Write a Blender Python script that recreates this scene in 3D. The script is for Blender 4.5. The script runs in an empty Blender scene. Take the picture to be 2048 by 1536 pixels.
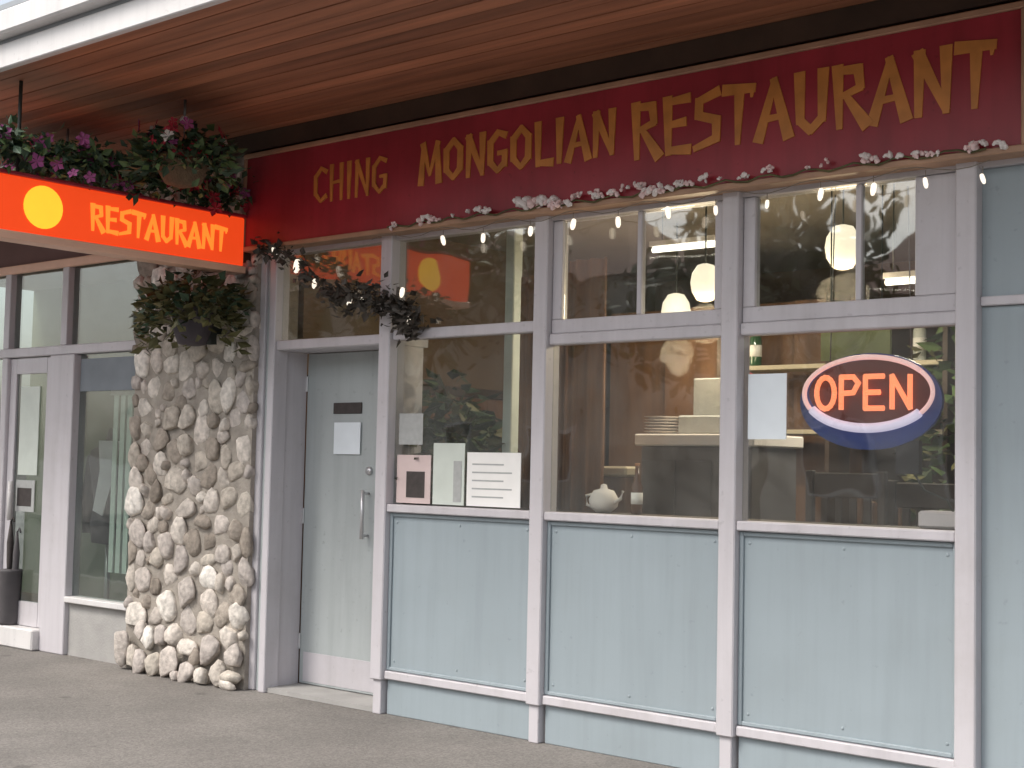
import bpy, bmesh, math, random
import numpy as np
from mathutils import Vector, Matrix
random.seed(7); rng = np.random.default_rng(7)
S = bpy.context.scene
COL = S.collection
R = math.radians

# ---------------------------------------------------------------- camera
cam = bpy.data.cameras.new('camera'); camo = bpy.data.objects.new('camera', cam); COL.objects.link(camo)
yaw, pit, rol = R(-40.3), R(3.34), R(1.22)
F = Vector((math.sin(yaw)*math.cos(pit), math.cos(yaw)*math.cos(pit), math.sin(pit)))
Rv = Vector((math.cos(yaw), -math.sin(yaw), 0)); Uv = Rv.cross(F)
R2 = Rv*math.cos(rol) + Uv*math.sin(rol); U2 = Uv*math.cos(rol) - Rv*math.sin(rol)
M = Matrix((R2, U2, -F)).transposed().to_4x4(); M.translation = Vector((0, -5.811, 1.45))
camo.matrix_world = M
cam.sensor_width = 36; cam.lens = 2800/2048*36; cam.clip_start = 0.05; cam.clip_end = 3000
S.camera = camo

# ---------------------------------------------------------------- sky, sun, exposure
SUN_EL, SUN_AZ = R(50), R(205)          # azimuth clockwise from +Y
w = bpy.data.worlds.new('World'); S.world = w; w.use_nodes = True
nt = w.node_tree; bg = nt.nodes['Background']
sky = nt.nodes.new('ShaderNodeTexSky'); sky.sky_type = 'NISHITA'; sky.sun_disc = False
sky.sun_elevation = SUN_EL; sky.sun_rotation = SUN_AZ; sky.air_density = 1.2; sky.dust_density = 4.0
hs = nt.nodes.new('ShaderNodeHueSaturation'); hs.inputs['Saturation'].default_value = 0.45
nt.links.new(sky.outputs[0], hs.inputs['Color']); nt.links.new(hs.outputs[0], bg.inputs['Color'])
bg.inputs['Strength'].default_value = 0.13
sl = bpy.data.lights.new('sun', 'SUN'); sl.energy = 1.1; sl.angle = R(20); sl.color = (1, 0.95, 0.88)
slo = bpy.data.objects.new('sun', sl); COL.objects.link(slo)
sd = Vector((math.sin(SUN_AZ)*math.cos(SUN_EL), math.cos(SUN_AZ)*math.cos(SUN_EL), math.sin(SUN_EL)))
slo.rotation_euler = sd.to_track_quat('Z', 'Y').to_euler()
S.view_settings.view_transform = 'Standard'; S.view_settings.look = 'None'
S.view_settings.exposure = 0.98; S.view_settings.gamma = 1
S.render.engine = 'CYCLES'

# ---------------------------------------------------------------- materials
MAT = {}
def mat(name, col, rough=0.6, var=0.12, scale=6.0, bump=0.0, bscale=60.0, metal=0.0, spec=0.5, rnd=0.0,
        stretch=(1, 1, 1), dirt=0.0, dirtcol=(0.12, 0.10, 0.08), emit=None, estr=0.0, trans=0.0):
    m = bpy.data.materials.new(name); m.use_nodes = True; t = m.node_tree; N = t.nodes; L = t.links
    b = N['Principled BSDF']; b.inputs['Roughness'].default_value = rough; b.inputs['Metallic'].default_value = metal
    b.inputs['Specular IOR Level'].default_value = spec
    tc = N.new('ShaderNodeTexCoord'); mp = N.new('ShaderNodeMapping'); mp.inputs['Scale'].default_value = stretch
    geo = N.new('ShaderNodeNewGeometry'); L.new(geo.outputs['Position'], mp.inputs['Vector'])
    n1 = N.new('ShaderNodeTexNoise'); n1.inputs['Scale'].default_value = scale; n1.inputs['Detail'].default_value = 6
    L.new(mp.outputs[0], n1.inputs['Vector'])
    mr = N.new('ShaderNodeMapRange'); mr.inputs[1].default_value = 0.25; mr.inputs[2].default_value = 0.75
    mr.inputs[3].default_value = 1-var; mr.inputs[4].default_value = 1+var; L.new(n1.outputs['Fac'], mr.inputs[0])
    fac = mr.outputs[0]
    if rnd:
        oi = N.new('ShaderNodeObjectInfo'); m2 = N.new('ShaderNodeMapRange'); m2.inputs[3].default_value = 1-rnd; m2.inputs[4].default_value = 1+rnd
        L.new(oi.outputs['Random'], m2.inputs[0]); mu = N.new('ShaderNodeMath'); mu.operation = 'MULTIPLY'
        L.new(fac, mu.inputs[0]); L.new(m2.outputs[0], mu.inputs[1]); fac = mu.outputs[0]
    vm = N.new('ShaderNodeVectorMath'); vm.operation = 'SCALE'; vm.inputs[0].default_value = col; L.new(fac, vm.inputs['Scale'])
    out = vm.outputs[0]
    if dirt:
        n2 = N.new('ShaderNodeTexNoise'); n2.inputs['Scale'].default_value = 2.3; n2.inputs['Detail'].default_value = 9; n2.inputs['Roughness'].default_value = 0.7
        L.new(geo.outputs['Position'], n2.inputs['Vector'])
        m3 = N.new('ShaderNodeMapRange'); m3.inputs[1].default_value = 0.5; m3.inputs[2].default_value = 0.8; m3.inputs[4].default_value = dirt
        L.new(n2.outputs['Fac'], m3.inputs[0])
        mx = N.new('ShaderNodeMix'); mx.data_type = 'RGBA'; L.new(m3.outputs[0], mx.inputs[0]); L.new(out, mx.inputs[6]); mx.inputs[7].default_value = (*dirtcol, 1)
        out = mx.outputs[2]
    L.new(out, b.inputs['Base Color'])
    if bump:
        n3 = N.new('ShaderNodeTexNoise'); n3.inputs['Scale'].default_value = bscale; n3.inputs['Detail'].default_value = 5
        L.new(mp.outputs[0], n3.inputs['Vector'])
        bp = N.new('ShaderNodeBump'); bp.inputs['Strength'].default_value = bump; bp.inputs['Distance'].default_value = 0.01
        L.new(n3.outputs['Fac'], bp.inputs['Height']); L.new(bp.outputs[0], b.inputs['Normal'])
    if emit: b.inputs['Emission Color'].default_value = (*emit, 1); b.inputs['Emission Strength'].default_value = estr
    if trans: b.inputs['Transmission Weight'].default_value = trans
    MAT[name] = m; return m

def glass(name, tint=(0.93, 0.95, 0.94), ior=0.15, wav=0.10):
    m = bpy.data.materials.new(name); m.use_nodes = True; t = m.node_tree; N = t.nodes; L = t.links
    N.remove(N['Principled BSDF']); o = N['Material Output']
    tr = N.new('ShaderNodeBsdfTransparent'); tr.inputs[0].default_value = (*tint, 1)
    gl = N.new('ShaderNodeBsdfGlossy'); gl.inputs['Roughness'].default_value = 0.02
    lw = N.new('ShaderNodeLayerWeight'); lw.inputs['Blend'].default_value = 0.5          # Facing = 1-cos
    pw = N.new('ShaderNodeMath'); pw.operation = 'POWER'; L.new(lw.outputs['Facing'], pw.inputs[0]); pw.inputs[1].default_value = 4.0
    fr = N.new('ShaderNodeMapRange'); L.new(pw.outputs[0], fr.inputs[0]); fr.inputs[3].default_value = ior; fr.inputs[4].default_value = 1.0
    nz = N.new('ShaderNodeTexNoise'); nz.inputs['Scale'].default_value = 1.6
    geo = N.new('ShaderNodeNewGeometry'); L.new(geo.outputs['Position'], nz.inputs['Vector'])
    bp = N.new('ShaderNodeBump'); bp.inputs['Strength'].default_value = wav; bp.inputs['Distance'].default_value = 0.05
    L.new(nz.outputs['Fac'], bp.inputs['Height']); L.new(bp.outputs[0], gl.inputs['Normal'])
    mx = N.new('ShaderNodeMixShader'); L.new(fr.outputs[0], mx.inputs[0]); L.new(tr.outputs[0], mx.inputs[1]); L.new(gl.outputs[0], mx.inputs[2])
    df = N.new('ShaderNodeBsdfDiffuse'); df.inputs['Color'].default_value = (.62, .60, .56, 1)
    n4 = N.new('ShaderNodeTexNoise'); n4.inputs['Scale'].default_value = 3.5; n4.inputs['Detail'].default_value = 8; n4.inputs['Roughness'].default_value = .68; n4.inputs['Distortion'].default_value = .8
    L.new(geo.outputs['Position'], n4.inputs['Vector'])
    m5 = N.new('ShaderNodeMapRange'); m5.inputs[1].default_value = .38; m5.inputs[2].default_value = .75; m5.inputs[3].default_value = .012; m5.inputs[4].default_value = .075; L.new(n4.outputs['Fac'], m5.inputs[0])
    mx2 = N.new('ShaderNodeMixShader'); L.new(m5.outputs[0], mx2.inputs[0]); L.new(mx.outputs[0], mx2.inputs[1]); L.new(df.outputs[0], mx2.inputs[2])
    L.new(mx2.outputs[0], o.inputs['Surface']); MAT[name] = m; return m

mat('pavement', (0.198, 0.183, 0.168), 0.85, 0.14, 1.4, 0.35, 90, dirt=0.45, dirtcol=(0.125, 0.115, 0.106))
def speckle(name, amt, sc):
    m = MAT[name]; t = m.node_tree; N = t.nodes; L = t.links; b = N['Principled BSDF']
    src = b.inputs['Base Color'].links[0].from_socket
    geo = N.new('ShaderNodeNewGeometry'); vo = N.new('ShaderNodeTexVoronoi'); vo.inputs['Scale'].default_value = sc; L.new(geo.outputs['Position'], vo.inputs['Vector'])
    bw_ = N.new('ShaderNodeRGBToBW'); L.new(vo.outputs['Color'], bw_.inputs[0])
    mr = N.new('ShaderNodeMapRange'); mr.inputs[3].default_value = 1-amt; mr.inputs[4].default_value = 1+amt; L.new(bw_.outputs[0], mr.inputs[0])
    n2 = N.new('ShaderNodeTexNoise'); n2.inputs['Scale'].default_value = 0.55; n2.inputs['Detail'].default_value = 8; L.new(geo.outputs['Position'], n2.inputs['Vector'])
    m4 = N.new('ShaderNodeMapRange'); m4.inputs[1].default_value = .3; m4.inputs[2].default_value = .7; m4.inputs[3].default_value = .76; m4.inputs[4].default_value = 1.18; L.new(n2.outputs['Fac'], m4.inputs[0])
    mu = N.new('ShaderNodeMath'); mu.operation = 'MULTIPLY'; L.new(mr.outputs[0], mu.inputs[0]); L.new(m4.outputs[0], mu.inputs[1])
    vm = N.new('ShaderNodeVectorMath'); vm.operation = 'SCALE'; L.new(src, vm.inputs[0]); L.new(mu.outputs[0], vm.inputs['Scale']); L.new(vm.outputs[0], b.inputs['Base Color'])
speckle('pavement', 0.28, 95)
def spots(name, sc, r, mul):
    m = MAT[name]; t = m.node_tree; N = t.nodes; L = t.links; b = N['Principled BSDF']; src = b.inputs['Base Color'].links[0].from_socket
    geo = N.new('ShaderNodeNewGeometry'); vo = N.new('ShaderNodeTexVoronoi'); vo.inputs['Scale'].default_value = sc; L.new(geo.outputs['Position'], vo.inputs['Vector'])
    bw_ = N.new('ShaderNodeRGBToBW'); L.new(vo.outputs['Color'], bw_.inputs[0]); mu = N.new('ShaderNodeMath'); mu.operation = 'MULTIPLY'; L.new(bw_.outputs[0], mu.inputs[0]); mu.inputs[1].default_value = r
    lt = N.new('ShaderNodeMath'); lt.operation = 'SUBTRACT'; L.new(mu.outputs[0], lt.inputs[0]); L.new(vo.outputs['Distance'], lt.inputs[1])
    mr = N.new('ShaderNodeMapRange'); mr.inputs[1].default_value = 0; mr.inputs[2].default_value = .03; mr.inputs[3].default_value = 1; mr.inputs[4].default_value = mul; L.new(lt.outputs[0], mr.inputs[0])
    vm = N.new('ShaderNodeVectorMath'); vm.operation = 'SCALE'; L.new(src, vm.inputs[0]); L.new(mr.outputs[0], vm.inputs['Scale']); L.new(vm.outputs[0], b.inputs['Base Color'])
spots('pavement', 3.2, .16, .72)
def streaks(name, amt, warp):
    m = MAT[name]; t = m.node_tree; N = t.nodes; L = t.links; b = N['Principled BSDF']
    src = b.inputs['Base Color'].links[0].from_socket
    geo = N.new('ShaderNodeNewGeometry'); mp = N.new('ShaderNodeMapping'); mp.inputs['Scale'].default_value = (14, 14, .9); L.new(geo.outputs['Position'], mp.inputs['Vector'])
    n1 = N.new('ShaderNodeTexNoise'); n1.inputs['Scale'].default_value = 1.0; n1.inputs['Detail'].default_value = 5; n1.inputs['Roughness'].default_value = .6; L.new(mp.outputs[0], n1.inputs['Vector'])
    mr = N.new('ShaderNodeMapRange'); mr.inputs[1].default_value = .45; mr.inputs[2].default_value = .78; mr.inputs[3].default_value = 1.0; mr.inputs[4].default_value = 1-amt; L.new(n1.outputs['Fac'], mr.inputs[0])
    n2 = N.new('ShaderNodeTexNoise'); n2.inputs['Scale'].default_value = 26; n2.inputs['Detail'].default_value = 4; L.new(geo.outputs['Position'], n2.inputs['Vector'])
    m2 = N.new('ShaderNodeMapRange'); m2.inputs[1].default_value = .66; m2.inputs[2].default_value = .74; m2.inputs[3].default_value = 1.0; m2.inputs[4].default_value = 1-amt*1.3; L.new(n2.outputs['Fac'], m2.inputs[0])
    mu = N.new('ShaderNodeMath'); mu.operation = 'MULTIPLY'; L.new(mr.outputs[0], mu.inputs[0]); L.new(m2.outputs[0], mu.inputs[1])
    vm = N.new('ShaderNodeVectorMath'); vm.operation = 'SCALE'; L.new(src, vm.inputs[0]); L.new(mu.outputs[0], vm.inputs['Scale']); L.new(vm.outputs[0], b.inputs['Base Color'])
    if warp:
        nz = N.new('ShaderNodeTexNoise'); nz.inputs['Scale'].default_value = 2.2; L.new(geo.outputs['Position'], nz.inputs['Vector'])
        bp = N.new('ShaderNodeBump'); bp.inputs['Strength'].default_value = warp; bp.inputs['Distance'].default_value = .04; L.new(nz.outputs['Fac'], bp.inputs['Height'])
        if b.inputs['Normal'].links: L.new(b.inputs['Normal'].links[0].from_socket, bp.inputs['Normal'])
        L.new(bp.outputs[0], b.inputs['Normal'])
mat('road', (0.06, 0.06, 0.062), 0.85, 0.2, 3, 0.4, 120)
mat('kerb', (0.33, 0.32, 0.30), 0.8, 0.15, 5, 0.2)
mat('alu', (0.57, 0.545, 0.57), 0.42, 0.06, 3, 0.05, 40, dirt=0.35, dirtcol=(0.36, 0.33, 0.31), stretch=(1, 1, 0.3))
mat('panel', (0.312, 0.366, 0.395), 0.5, 0.06, 1.3, 0.06, 12, dirt=0.22, dirtcol=(0.27, 0.30, 0.30))
mat('door_paint', (0.43, 0.465, 0.465), 0.45, 0.06, 1.6, 0.04, 20, dirt=0.2, dirtcol=(0.25, 0.27, 0.27))
mat('steel', (0.62, 0.62, 0.63), 0.35, 0.08, 8, 0.05, 60, metal=0.6)
mat('soffit', (0.35, 0.140, 0.074), 0.55, 0.4, 2.5, 0.15, 40, rnd=0.28, stretch=(0.35, 6, 1))
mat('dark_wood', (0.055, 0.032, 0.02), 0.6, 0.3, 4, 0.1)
mat('brown_wood', (0.17, 0.085, 0.042), 0.5, 0.35, 3, 0.1, 40, stretch=(5, 5, 0.6))
mat('white_paint', (0.68, 0.66, 0.65), 0.5, 0.06, 4, 0.05, dirt=0.3, dirtcol=(0.5, 0.5, 0.5))
mat('grey_metal', (0.30, 0.32, 0.34), 0.45, 0.1, 4)
mat('cover_grey', (0.2, 0.2, 0.2), 0.9, 0.2, 4)
mat('sign_red', (0.33, 0.026, 0.042), 0.4, 0.22, 2.2, 0.05, 10, dirt=0.3, dirtcol=(0.12, 0.012, 0.012))
mat('gold', (0.56, 0.22, 0.05), 0.45, 0.22, 9, 0.05, 40)
mat('gold_frame', (0.42, 0.25, 0.16), 0.5, 0.25, 5, 0.08)
mat('pink', (0.84, 0.64, 0.63), 0.7, 0.15, 20, 0.1)
mat('blossom_white', (0.82, 0.76, 0.74), 0.7, 0.12, 20, 0.1)
mat('mortar', (0.33, 0.295, 0.255), 0.95, 0.25, 12, 0.6, 70)
mat('concrete', (0.36, 0.35, 0.335), 0.9, 0.15, 5, 0.3)
mat('render_wall', (0.20, 0.12, 0.11), 0.85, 0.12, 3, 0.2)
mat('bulb', (0.9, 0.85, 0.78), 0.3, 0, emit=(1, 0.88, 0.72), estr=0.55)
mat('wire', (0.22, 0.19, 0.15), 0.6, 0.1)
mat('cable', (0.035, 0.04, 0.035), 0.6, 0.1)
mat('pot', (0.055, 0.045, 0.055), 0.6, 0.25, 10, 0.1)
mat('coir', (0.13, 0.085, 0.05), 0.95, 0.3, 30, 0.6, 90)
mat('chain', (0.25, 0.25, 0.24), 0.4, 0.1, metal=0.8)
mat('leaf', (0.085, 0.135, 0.045), 0.55, 0.5, 9)
mat('ivy', (0.07, 0.06, 0.05), 0.6, 0.5, 9)
mat('leaf_dark', (0.040, 0.075, 0.040), 0.55, 0.5, 9)
mat('leaf_olive', (0.10, 0.095, 0.035), 0.6, 0.5, 9)
mat('flower_red', (0.50, 0.03, 0.06), 0.6, 0.3, 14)
mat('flower_purple', (0.36, 0.08, 0.24), 0.6, 0.3, 14)
mat('flower_white', (0.75, 0.72, 0.68), 0.6, 0.15, 14)
mat('paper', (0.88, 0.87, 0.84), 0.8, 0.04, 8)
mat('paper_cool', (0.80, 0.86, 0.90), 0.8, 0.04, 8)
mat('paper_green', (0.62, 0.67, 0.61), 0.8, 0.06, 8)
mat('banner_blue', (0.20, 0.225, 0.25), 0.7, 0.12, 6)
mat('paper_pink', (0.66, 0.53, 0.51), 0.8, 0.08, 8)
mat('print_dark', (0.055, 0.045, 0.042), 0.7, 0.25, 25)
mat('print_grey', (0.42, 0.43, 0.42), 0.7, 0.1, 30)
mat('blade_red', (0.60, 0.055, 0.015), 0.35, 0.12, 2, emit=(1.0, 0.075, 0.012), estr=0.36)
mat('blade_text', (0.80, 0.30, 0.04), 0.35, 0.08, 6, emit=(1.0, 0.26, 0.03), estr=0.45)
mat('blade_disc', (0.9, 0.55, 0.05), 0.35, 0.08, 6, emit=(1.0, 0.50, 0.03), estr=0.5)
mat('blade_edge', (0.82, 0.50, 0.36), 0.4, 0.1, 5)  # sign's glow on its lower frame put into this peach colour
mat('neon_red', (0.8, 0.2, 0.1), 0.3, 0, emit=(1.0, 0.26, 0.11), estr=0.85)
mat('neon_white', (0.9, 0.8, 0.85), 0.3, 0, emit=(0.72, 0.66, 0.9), estr=0.42)
mat('neon_pink', (0.9, 0.7, 0.7), 0.3, 0, emit=(1.0, 0.55, 0.52), estr=0.42)
mat('blue_plastic', (0.05, 0.085, 0.32), 0.35, 0.1, 5)
mat('black_plastic', (0.03, 0.025, 0.03), 0.4, 0.1, 5)
mat('maroon_plastic', (0.13, 0.032, 0.028), 0.4, 0.1, 5)
mat('lamp_shade', (0.85, 0.78, 0.62), 0.6, 0.06, 10, emit=(1.0, 0.88, 0.66), estr=0.75)
mat('tube_light', (0.9, 0.9, 0.85), 0.4, 0, emit=(1.0, 0.92, 0.78), estr=2.2)
mat('inner_wall', (0.17, 0.11, 0.065), 0.8, 0.18, 2, 0.05)
mat('inner_floor', (0.14, 0.09, 0.06), 0.5, 0.25, 3, stretch=(0.5, 5, 1))
mat('inner_ceiling', (0.30, 0.26, 0.21), 0.9, 0.08, 3)
mat('curtain', (0.26, 0.13, 0.065), 0.9, 0.25, 6, stretch=(6, 6, 0.5))
mat('curtain_pale', (0.62, 0.60, 0.57), 0.9, 0.15, 6, stretch=(6, 6, 0.5))
mat('cloth', (0.76, 0.71, 0.68), 0.85, 0.06, 5)
mat('cloth_cream', (0.52, 0.45, 0.33), 0.85, 0.08, 5)
mat('charcoal', (0.085, 0.078, 0.082), 0.7, 0.2, 6)
mat('green_poster', (0.50, 0.55, 0.24), 0.7, 0.4, 5)
mat('green_wall', (0.17, 0.21, 0.13), 0.8, 0.2, 3)
mat('suit', (0.045, 0.035, 0.045), 0.85, 0.2, 10)
mat('shirt', (0.72, 0.66, 0.69), 0.85, 0.06, 10)
mat('shop_dark', (0.075, 0.072, 0.068), 0.8, 0.2, 3)
mat('shop_green', (0.16, 0.18, 0.12), 0.85, 0.25, 1.6)
mat('bark', (0.09, 0.065, 0.045), 0.9, 0.35, 8, 0.5, 30)
mat('foliage', (0.06, 0.085, 0.03), 0.6, 0.5, 1.2)
mat('house_wall', (0.46, 0.43, 0.38), 0.85, 0.08, 1.5)
mat('house_roof', (0.16, 0.09, 0.07), 0.85, 0.2, 4)
glass('pane_glass'); glass('pane_glass_neighbour', (0.82, 0.87, 0.85), 0.10)

streaks('panel', .10, .25); streaks('door_paint', .14, .15); streaks('alu', .12, 0); streaks('white_paint', .12, 0); streaks('sign_red', .2, .1)
# stone material: several stone hues picked per piece
def stone_mat():
    m = mat('stone', (0.3, 0.3, 0.3), 0.9, 0.38, 22, 1.0, 38)
    t = m.node_tree; N = t.nodes; L = t.links
    vm = [n for n in N if n.type == 'VECT_MATH'][0]
    oi = N.new('ShaderNodeObjectInfo'); cr = N.new('ShaderNodeValToRGB'); cr.color_ramp.interpolation = 'LINEAR'
    e = cr.color_ramp.elements; e[0].position = 0; e[0].color = (0.20, 0.17, 0.14, 1); e[1].position = 1; e[1].color = (0.80, 0.76, 0.70, 1)
    for p, c in ((0.18, (0.33, 0.285, 0.24)), (0.4, (0.52, 0.47, 0.405)), (0.6, (0.43, 0.385, 0.355)), (0.8, (0.58, 0.52, 0.465)), (0.93, (0.62, 0.57, 0.51))):
        k = e.new(p); k.color = (*c, 1)
    L.new(oi.outputs['Random'], cr.inputs[0]); L.new(cr.outputs[0], vm.inputs[0])
stone_mat()

# ---------------------------------------------------------------- geometry helpers
ORG = {}
class MB:
    def __init__(s): s.v = []; s.f = []; s.sm = []
    def add(s, vs, fs, smooth=False):
        k = len(s.v); s.v += [tuple(v) for v in vs]; s.f += [tuple(i+k for i in f) for f in fs]; s.sm += [smooth]*len(fs); return s
    def box(s, x0, x1, y0, y1, z0, z1, b=0.0):
        if x1 < x0: x0, x1 = x1, x0
        if y1 < y0: y0, y1 = y1, y0
        if not b:
            return s.add([(x, y, z) for x in (x0, x1) for y in (y0, y1) for z in (z0, z1)],
                  [(0, 1, 3, 2), (4, 6, 7, 5), (0, 4, 5, 1), (2, 3, 7, 6), (0, 2, 6, 4), (1, 5, 7, 3)])
        bm = bmesh.new(); bmesh.ops.create_cube(bm, size=1)
        for v in bm.verts: v.co = Vector(((x0+x1)/2+v.co.x*(x1-x0), (y0+y1)/2+v.co.y*(y1-y0), (z0+z1)/2+v.co.z*(z1-z0)))
        bmesh.ops.bevel(bm, geom=bm.edges[:], offset=b, segments=1, affect='EDGES'); return s.bm(bm)
    def bm(s, bm, smooth=False):
        bm.verts.index_update(); s.add([v.co[:] for v in bm.verts], [[v.index for v in f.verts] for f in bm.faces], smooth); bm.free(); return s
    def tube(s, pts, r, n=6, r1=None, ref=None):
        pts = [Vector(p) for p in pts]; k = len(pts); vs = []; fs = []
        for i, p in enumerate(pts):
            d = (pts[min(i+1, k-1)]-pts[max(i-1, 0)]).normalized()
            a = d.cross(Vector(ref) if ref else Vector((0, 0, 1)) if abs(d.z) < .9 else Vector((1, 0, 0))).normalized(); b = d.cross(a)
            rr = r if r1 is None else r+(r1-r)*i/(k-1)
            vs += [p+(a*math.cos(t)+b*math.sin(t))*rr for t in [2*math.pi*j/n for j in range(n)]]
        for i in range(k-1):
            for j in range(n): fs.append((i*n+j, i*n+(j+1) % n, (i+1)*n+(j+1) % n, (i+1)*n+j))
        fs.append(tuple(range(n))[::-1]); fs.append(tuple((k-1)*n+j for j in range(n)))
        return s.add(vs, fs, True)
    def lathe(s, prof, c=(0, 0, 0), n=16, sx=1, sy=1, wob=0.0):
        vs = []; fs = []
        for (r, z) in prof:
            for j in range(n):
                t = 2*math.pi*j/n; q = r*(1+wob*math.sin(3*t))
                vs.append((c[0]+q*math.cos(t)*sx, c[1]+q*math.sin(t)*sy, c[2]+z))
        for i in range(len(prof)-1):
            for j in range(n): fs.append((i*n+j, i*n+(j+1) % n, (i+1)*n+(j+1) % n, (i+1)*n+j))
        fs.append(tuple(range(n))[::-1]); fs.append(tuple((len(prof)-1)*n+j for j in range(n)))
        return s.add(vs, fs, True)
    def extr(s, poly, o, u, v, nrm, d):
        """flat polygon in (u,v) extruded d along nrm"""
        o, u, v, nrm = map(Vector, (o, u, v, nrm)); k = len(poly)
        a = [o+u*p[0]+v*p[1] for p in poly]; b = [q+nrm*d for q in a]
        area = sum(poly[i][0]*poly[(i+1) % k][1]-poly[(i+1) % k][0]*poly[i][1] for i in range(k))
        right = (u.cross(v).dot(nrm) > 0) == (area > 0)
        fs = [tuple(range(k, 2*k)), tuple(range(k))[::-1]] + [(i, (i+1) % k, (i+1) % k+k, i+k) for i in range(k)]
        if not right: fs = [f[::-1] for f in fs]
        return s.add(a+b, fs)
    def build(s, name, m, parent=None, loc=None):
        me = bpy.data.meshes.new(name)
        org = ORG.get(parent, Vector((0, 0, 0))) if loc is None else Vector(loc)
        me.from_pydata([(v[0]-org.x, v[1]-org.y, v[2]-org.z) for v in s.v], [], s.f); me.polygons.foreach_set('use_smooth', s.sm)
        me.materials.append(MAT[m]); me.update()
        o = bpy.data.objects.new(name, me); COL.objects.link(o); ORG[o] = org
        if parent:
            o.parent = parent
            if loc is not None: o.location = org-ORG[parent]
        else: o.location = org
        return o

def tag(o, label, cat, group=None):
    o['label'] = label; o['category'] = cat
    if group: o['group'] = group
    return o
def struct(o): o['kind'] = 'structure'; return o
def thing(name, loc, label, cat, group=None):
    o = bpy.data.objects.new(name, None); COL.objects.link(o); o.location = loc; ORG[o] = Vector(loc); o.empty_display_size = 0.1
    return tag(o, label, cat, group)
def inst(name, mesh, parent, loc, rot=(0, 0, 0), sc=(1, 1, 1)):
    o = bpy.data.objects.new(name, mesh); COL.objects.link(o); o.parent = parent
    o.location = Vector(loc)-ORG[parent]; o.rotation_euler = rot; o.scale = sc; return o
def B(x0, x1, y0, y1, z0, z1, b=0.0): return MB().box(x0, x1, y0, y1, z0, z1, b)

# ---------------------------------------------------------------- ground, road
struct(B(-90, 60, -3.6, 30, -0.3, 0).build('pavement', 'pavement', loc=(0, 0, 0)))
struct(B(-90, 60, -3.75, -3.6, -0.3, 0.003).build('kerb', 'kerb'))
struct(B(-90, 60, -13, -3.75, -0.4, -0.13).build('road', 'road'))
struct(B(-90, 60, -13.15, -13.0, -0.3, 0.0).build('kerb', 'kerb'))
struct(B(-900, 900, -900, -13.15, -0.5, -0.004).build('ground', 'pavement'))

# ================================================================ restaurant shopfront
PY0, PY1 = -0.055, 0.07                      # post depth
ZS, ZR, ZT, ZH = 1.19, 0.228, 2.18, 2.80     # sill, low rail, transom, header
XP = [-5.875, -4.70, -3.53, -2.365]
XD = -6.90
front = thing('restaurant_shopfront', (-4.6, 0, 0), 'blue grey panelled shopfront with pale metal posts under the maroon sign', 'shopfront')
for x in XP:
    B(x-.046, x+.046, PY0, PY1, ZR-.03, ZH, .006).build('post', 'alu', front)
    B(x-.036, x+.03, PY0+.02, PY1, 0.0, ZR-.031, .004).build('post_foot', 'alu', front)
B(XD-.03, XD+.03, PY0+.01, PY1, 0, ZH, .005).build('post', 'alu', front)
B(-7.06, -7.0, -0.02, .08, 0, ZH, .005).build('post', 'alu', front)
B(-6.998, XD-.032, .0, .05, 0, ZH).build('filler_panel', 'door_paint', front)
scm = MB().lathe([(.008, 0), (.008, .002), (.004, .004)], n=8)
screw_me = bpy.data.meshes.new('screw'); screw_me.from_pydata([(v[0], -v[2], v[1]) for v in scm.v], [], scm.f); screw_me.materials.append(MAT['panel'])
bays = [(XP[i]+.047, XP[i+1]-.047) for i in range(3)]
for i, (a, b) in enumerate(bays):
    B(a, b, .0, .04, ZR+.026, ZS-.026, .004).build('panel', 'panel', front)
    z0, z1 = ZR+.027, ZS-.027
    for q in ((a, a+.022, z0, z1), (b-.022, b, z0, z1), (a+.0225, b-.0225, z1-.022, z1), (a+.0225, b-.0225, z0, z0+.02)):
        B(q[0], q[1], -.014, -.001, q[2], q[3], .004).build('bead', 'panel', front)
    for xs in (a+.05, (a+b)/2, b-.05):
        for zs in (z0+.055, z1-.055): inst('screw', screw_me, front, (xs, -.0005, zs))
    B(a, b, .0, .04, 0.0, ZR-.026, .004).build('plinth_panel', 'panel', front)
    B(a, b, -.03, .05, ZR-.024, ZR+.024, .006).build('rail', 'alu', front)
    B(a, b, -.045, .06, ZS-.024, ZS+.022, .006).build('sill', 'alu', front)
    # lower pane
    zt = ZT+.02 if i == 0 else ZT-.055
    B(a, b, .012, .02, ZS+.024, zt-.032).build('pane', 'pane_glass', front)
    if i == 0:
        B(a, b, -.03, .05, zt-.03, zt+.03, .006).build('transom_bar', 'alu', front)
        B(a, b, .012, .02, zt+.032, ZH-.04).build('pane', 'pane_glass', front)
    else:
        B(a, b, -.03, .05, zt-.03, zt+.028, .006).build('transom_bar', 'alu', front)
        # opening top light in its own wide frame
        z0, z1 = zt+.03, ZH-.04
        fr = MB().box(a+.002, b-.002, -.012, .045, z0, z0+.075, .004).box(a+.002, a+.065, -.01, .045, z0+.076, z1, .004)
        fr.box(b-.065 if i == 1 else b-.20, b-.002, -.01, .045, z0+.076, z1, .004)
        fo = fr.build('top_light', 'alu', front)
        xb = b-.066 if i == 1 else b-.202
        B(a+.066, xb, .012, .02, z0+.077, z1).build('pane', 'pane_glass', fo)
        xm = a+.066+(xb-a-.066)*(.52 if i == 1 else .66)
        B(xm-.014, xm+.014, .0, .04, z0+.077, z1, .003).build('glazing_bar', 'alu', fo)
B(XD-.1, XP[3]+.5, -.02, .08, ZH-.038, ZH+.10).build('header', 'alu', front)
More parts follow.
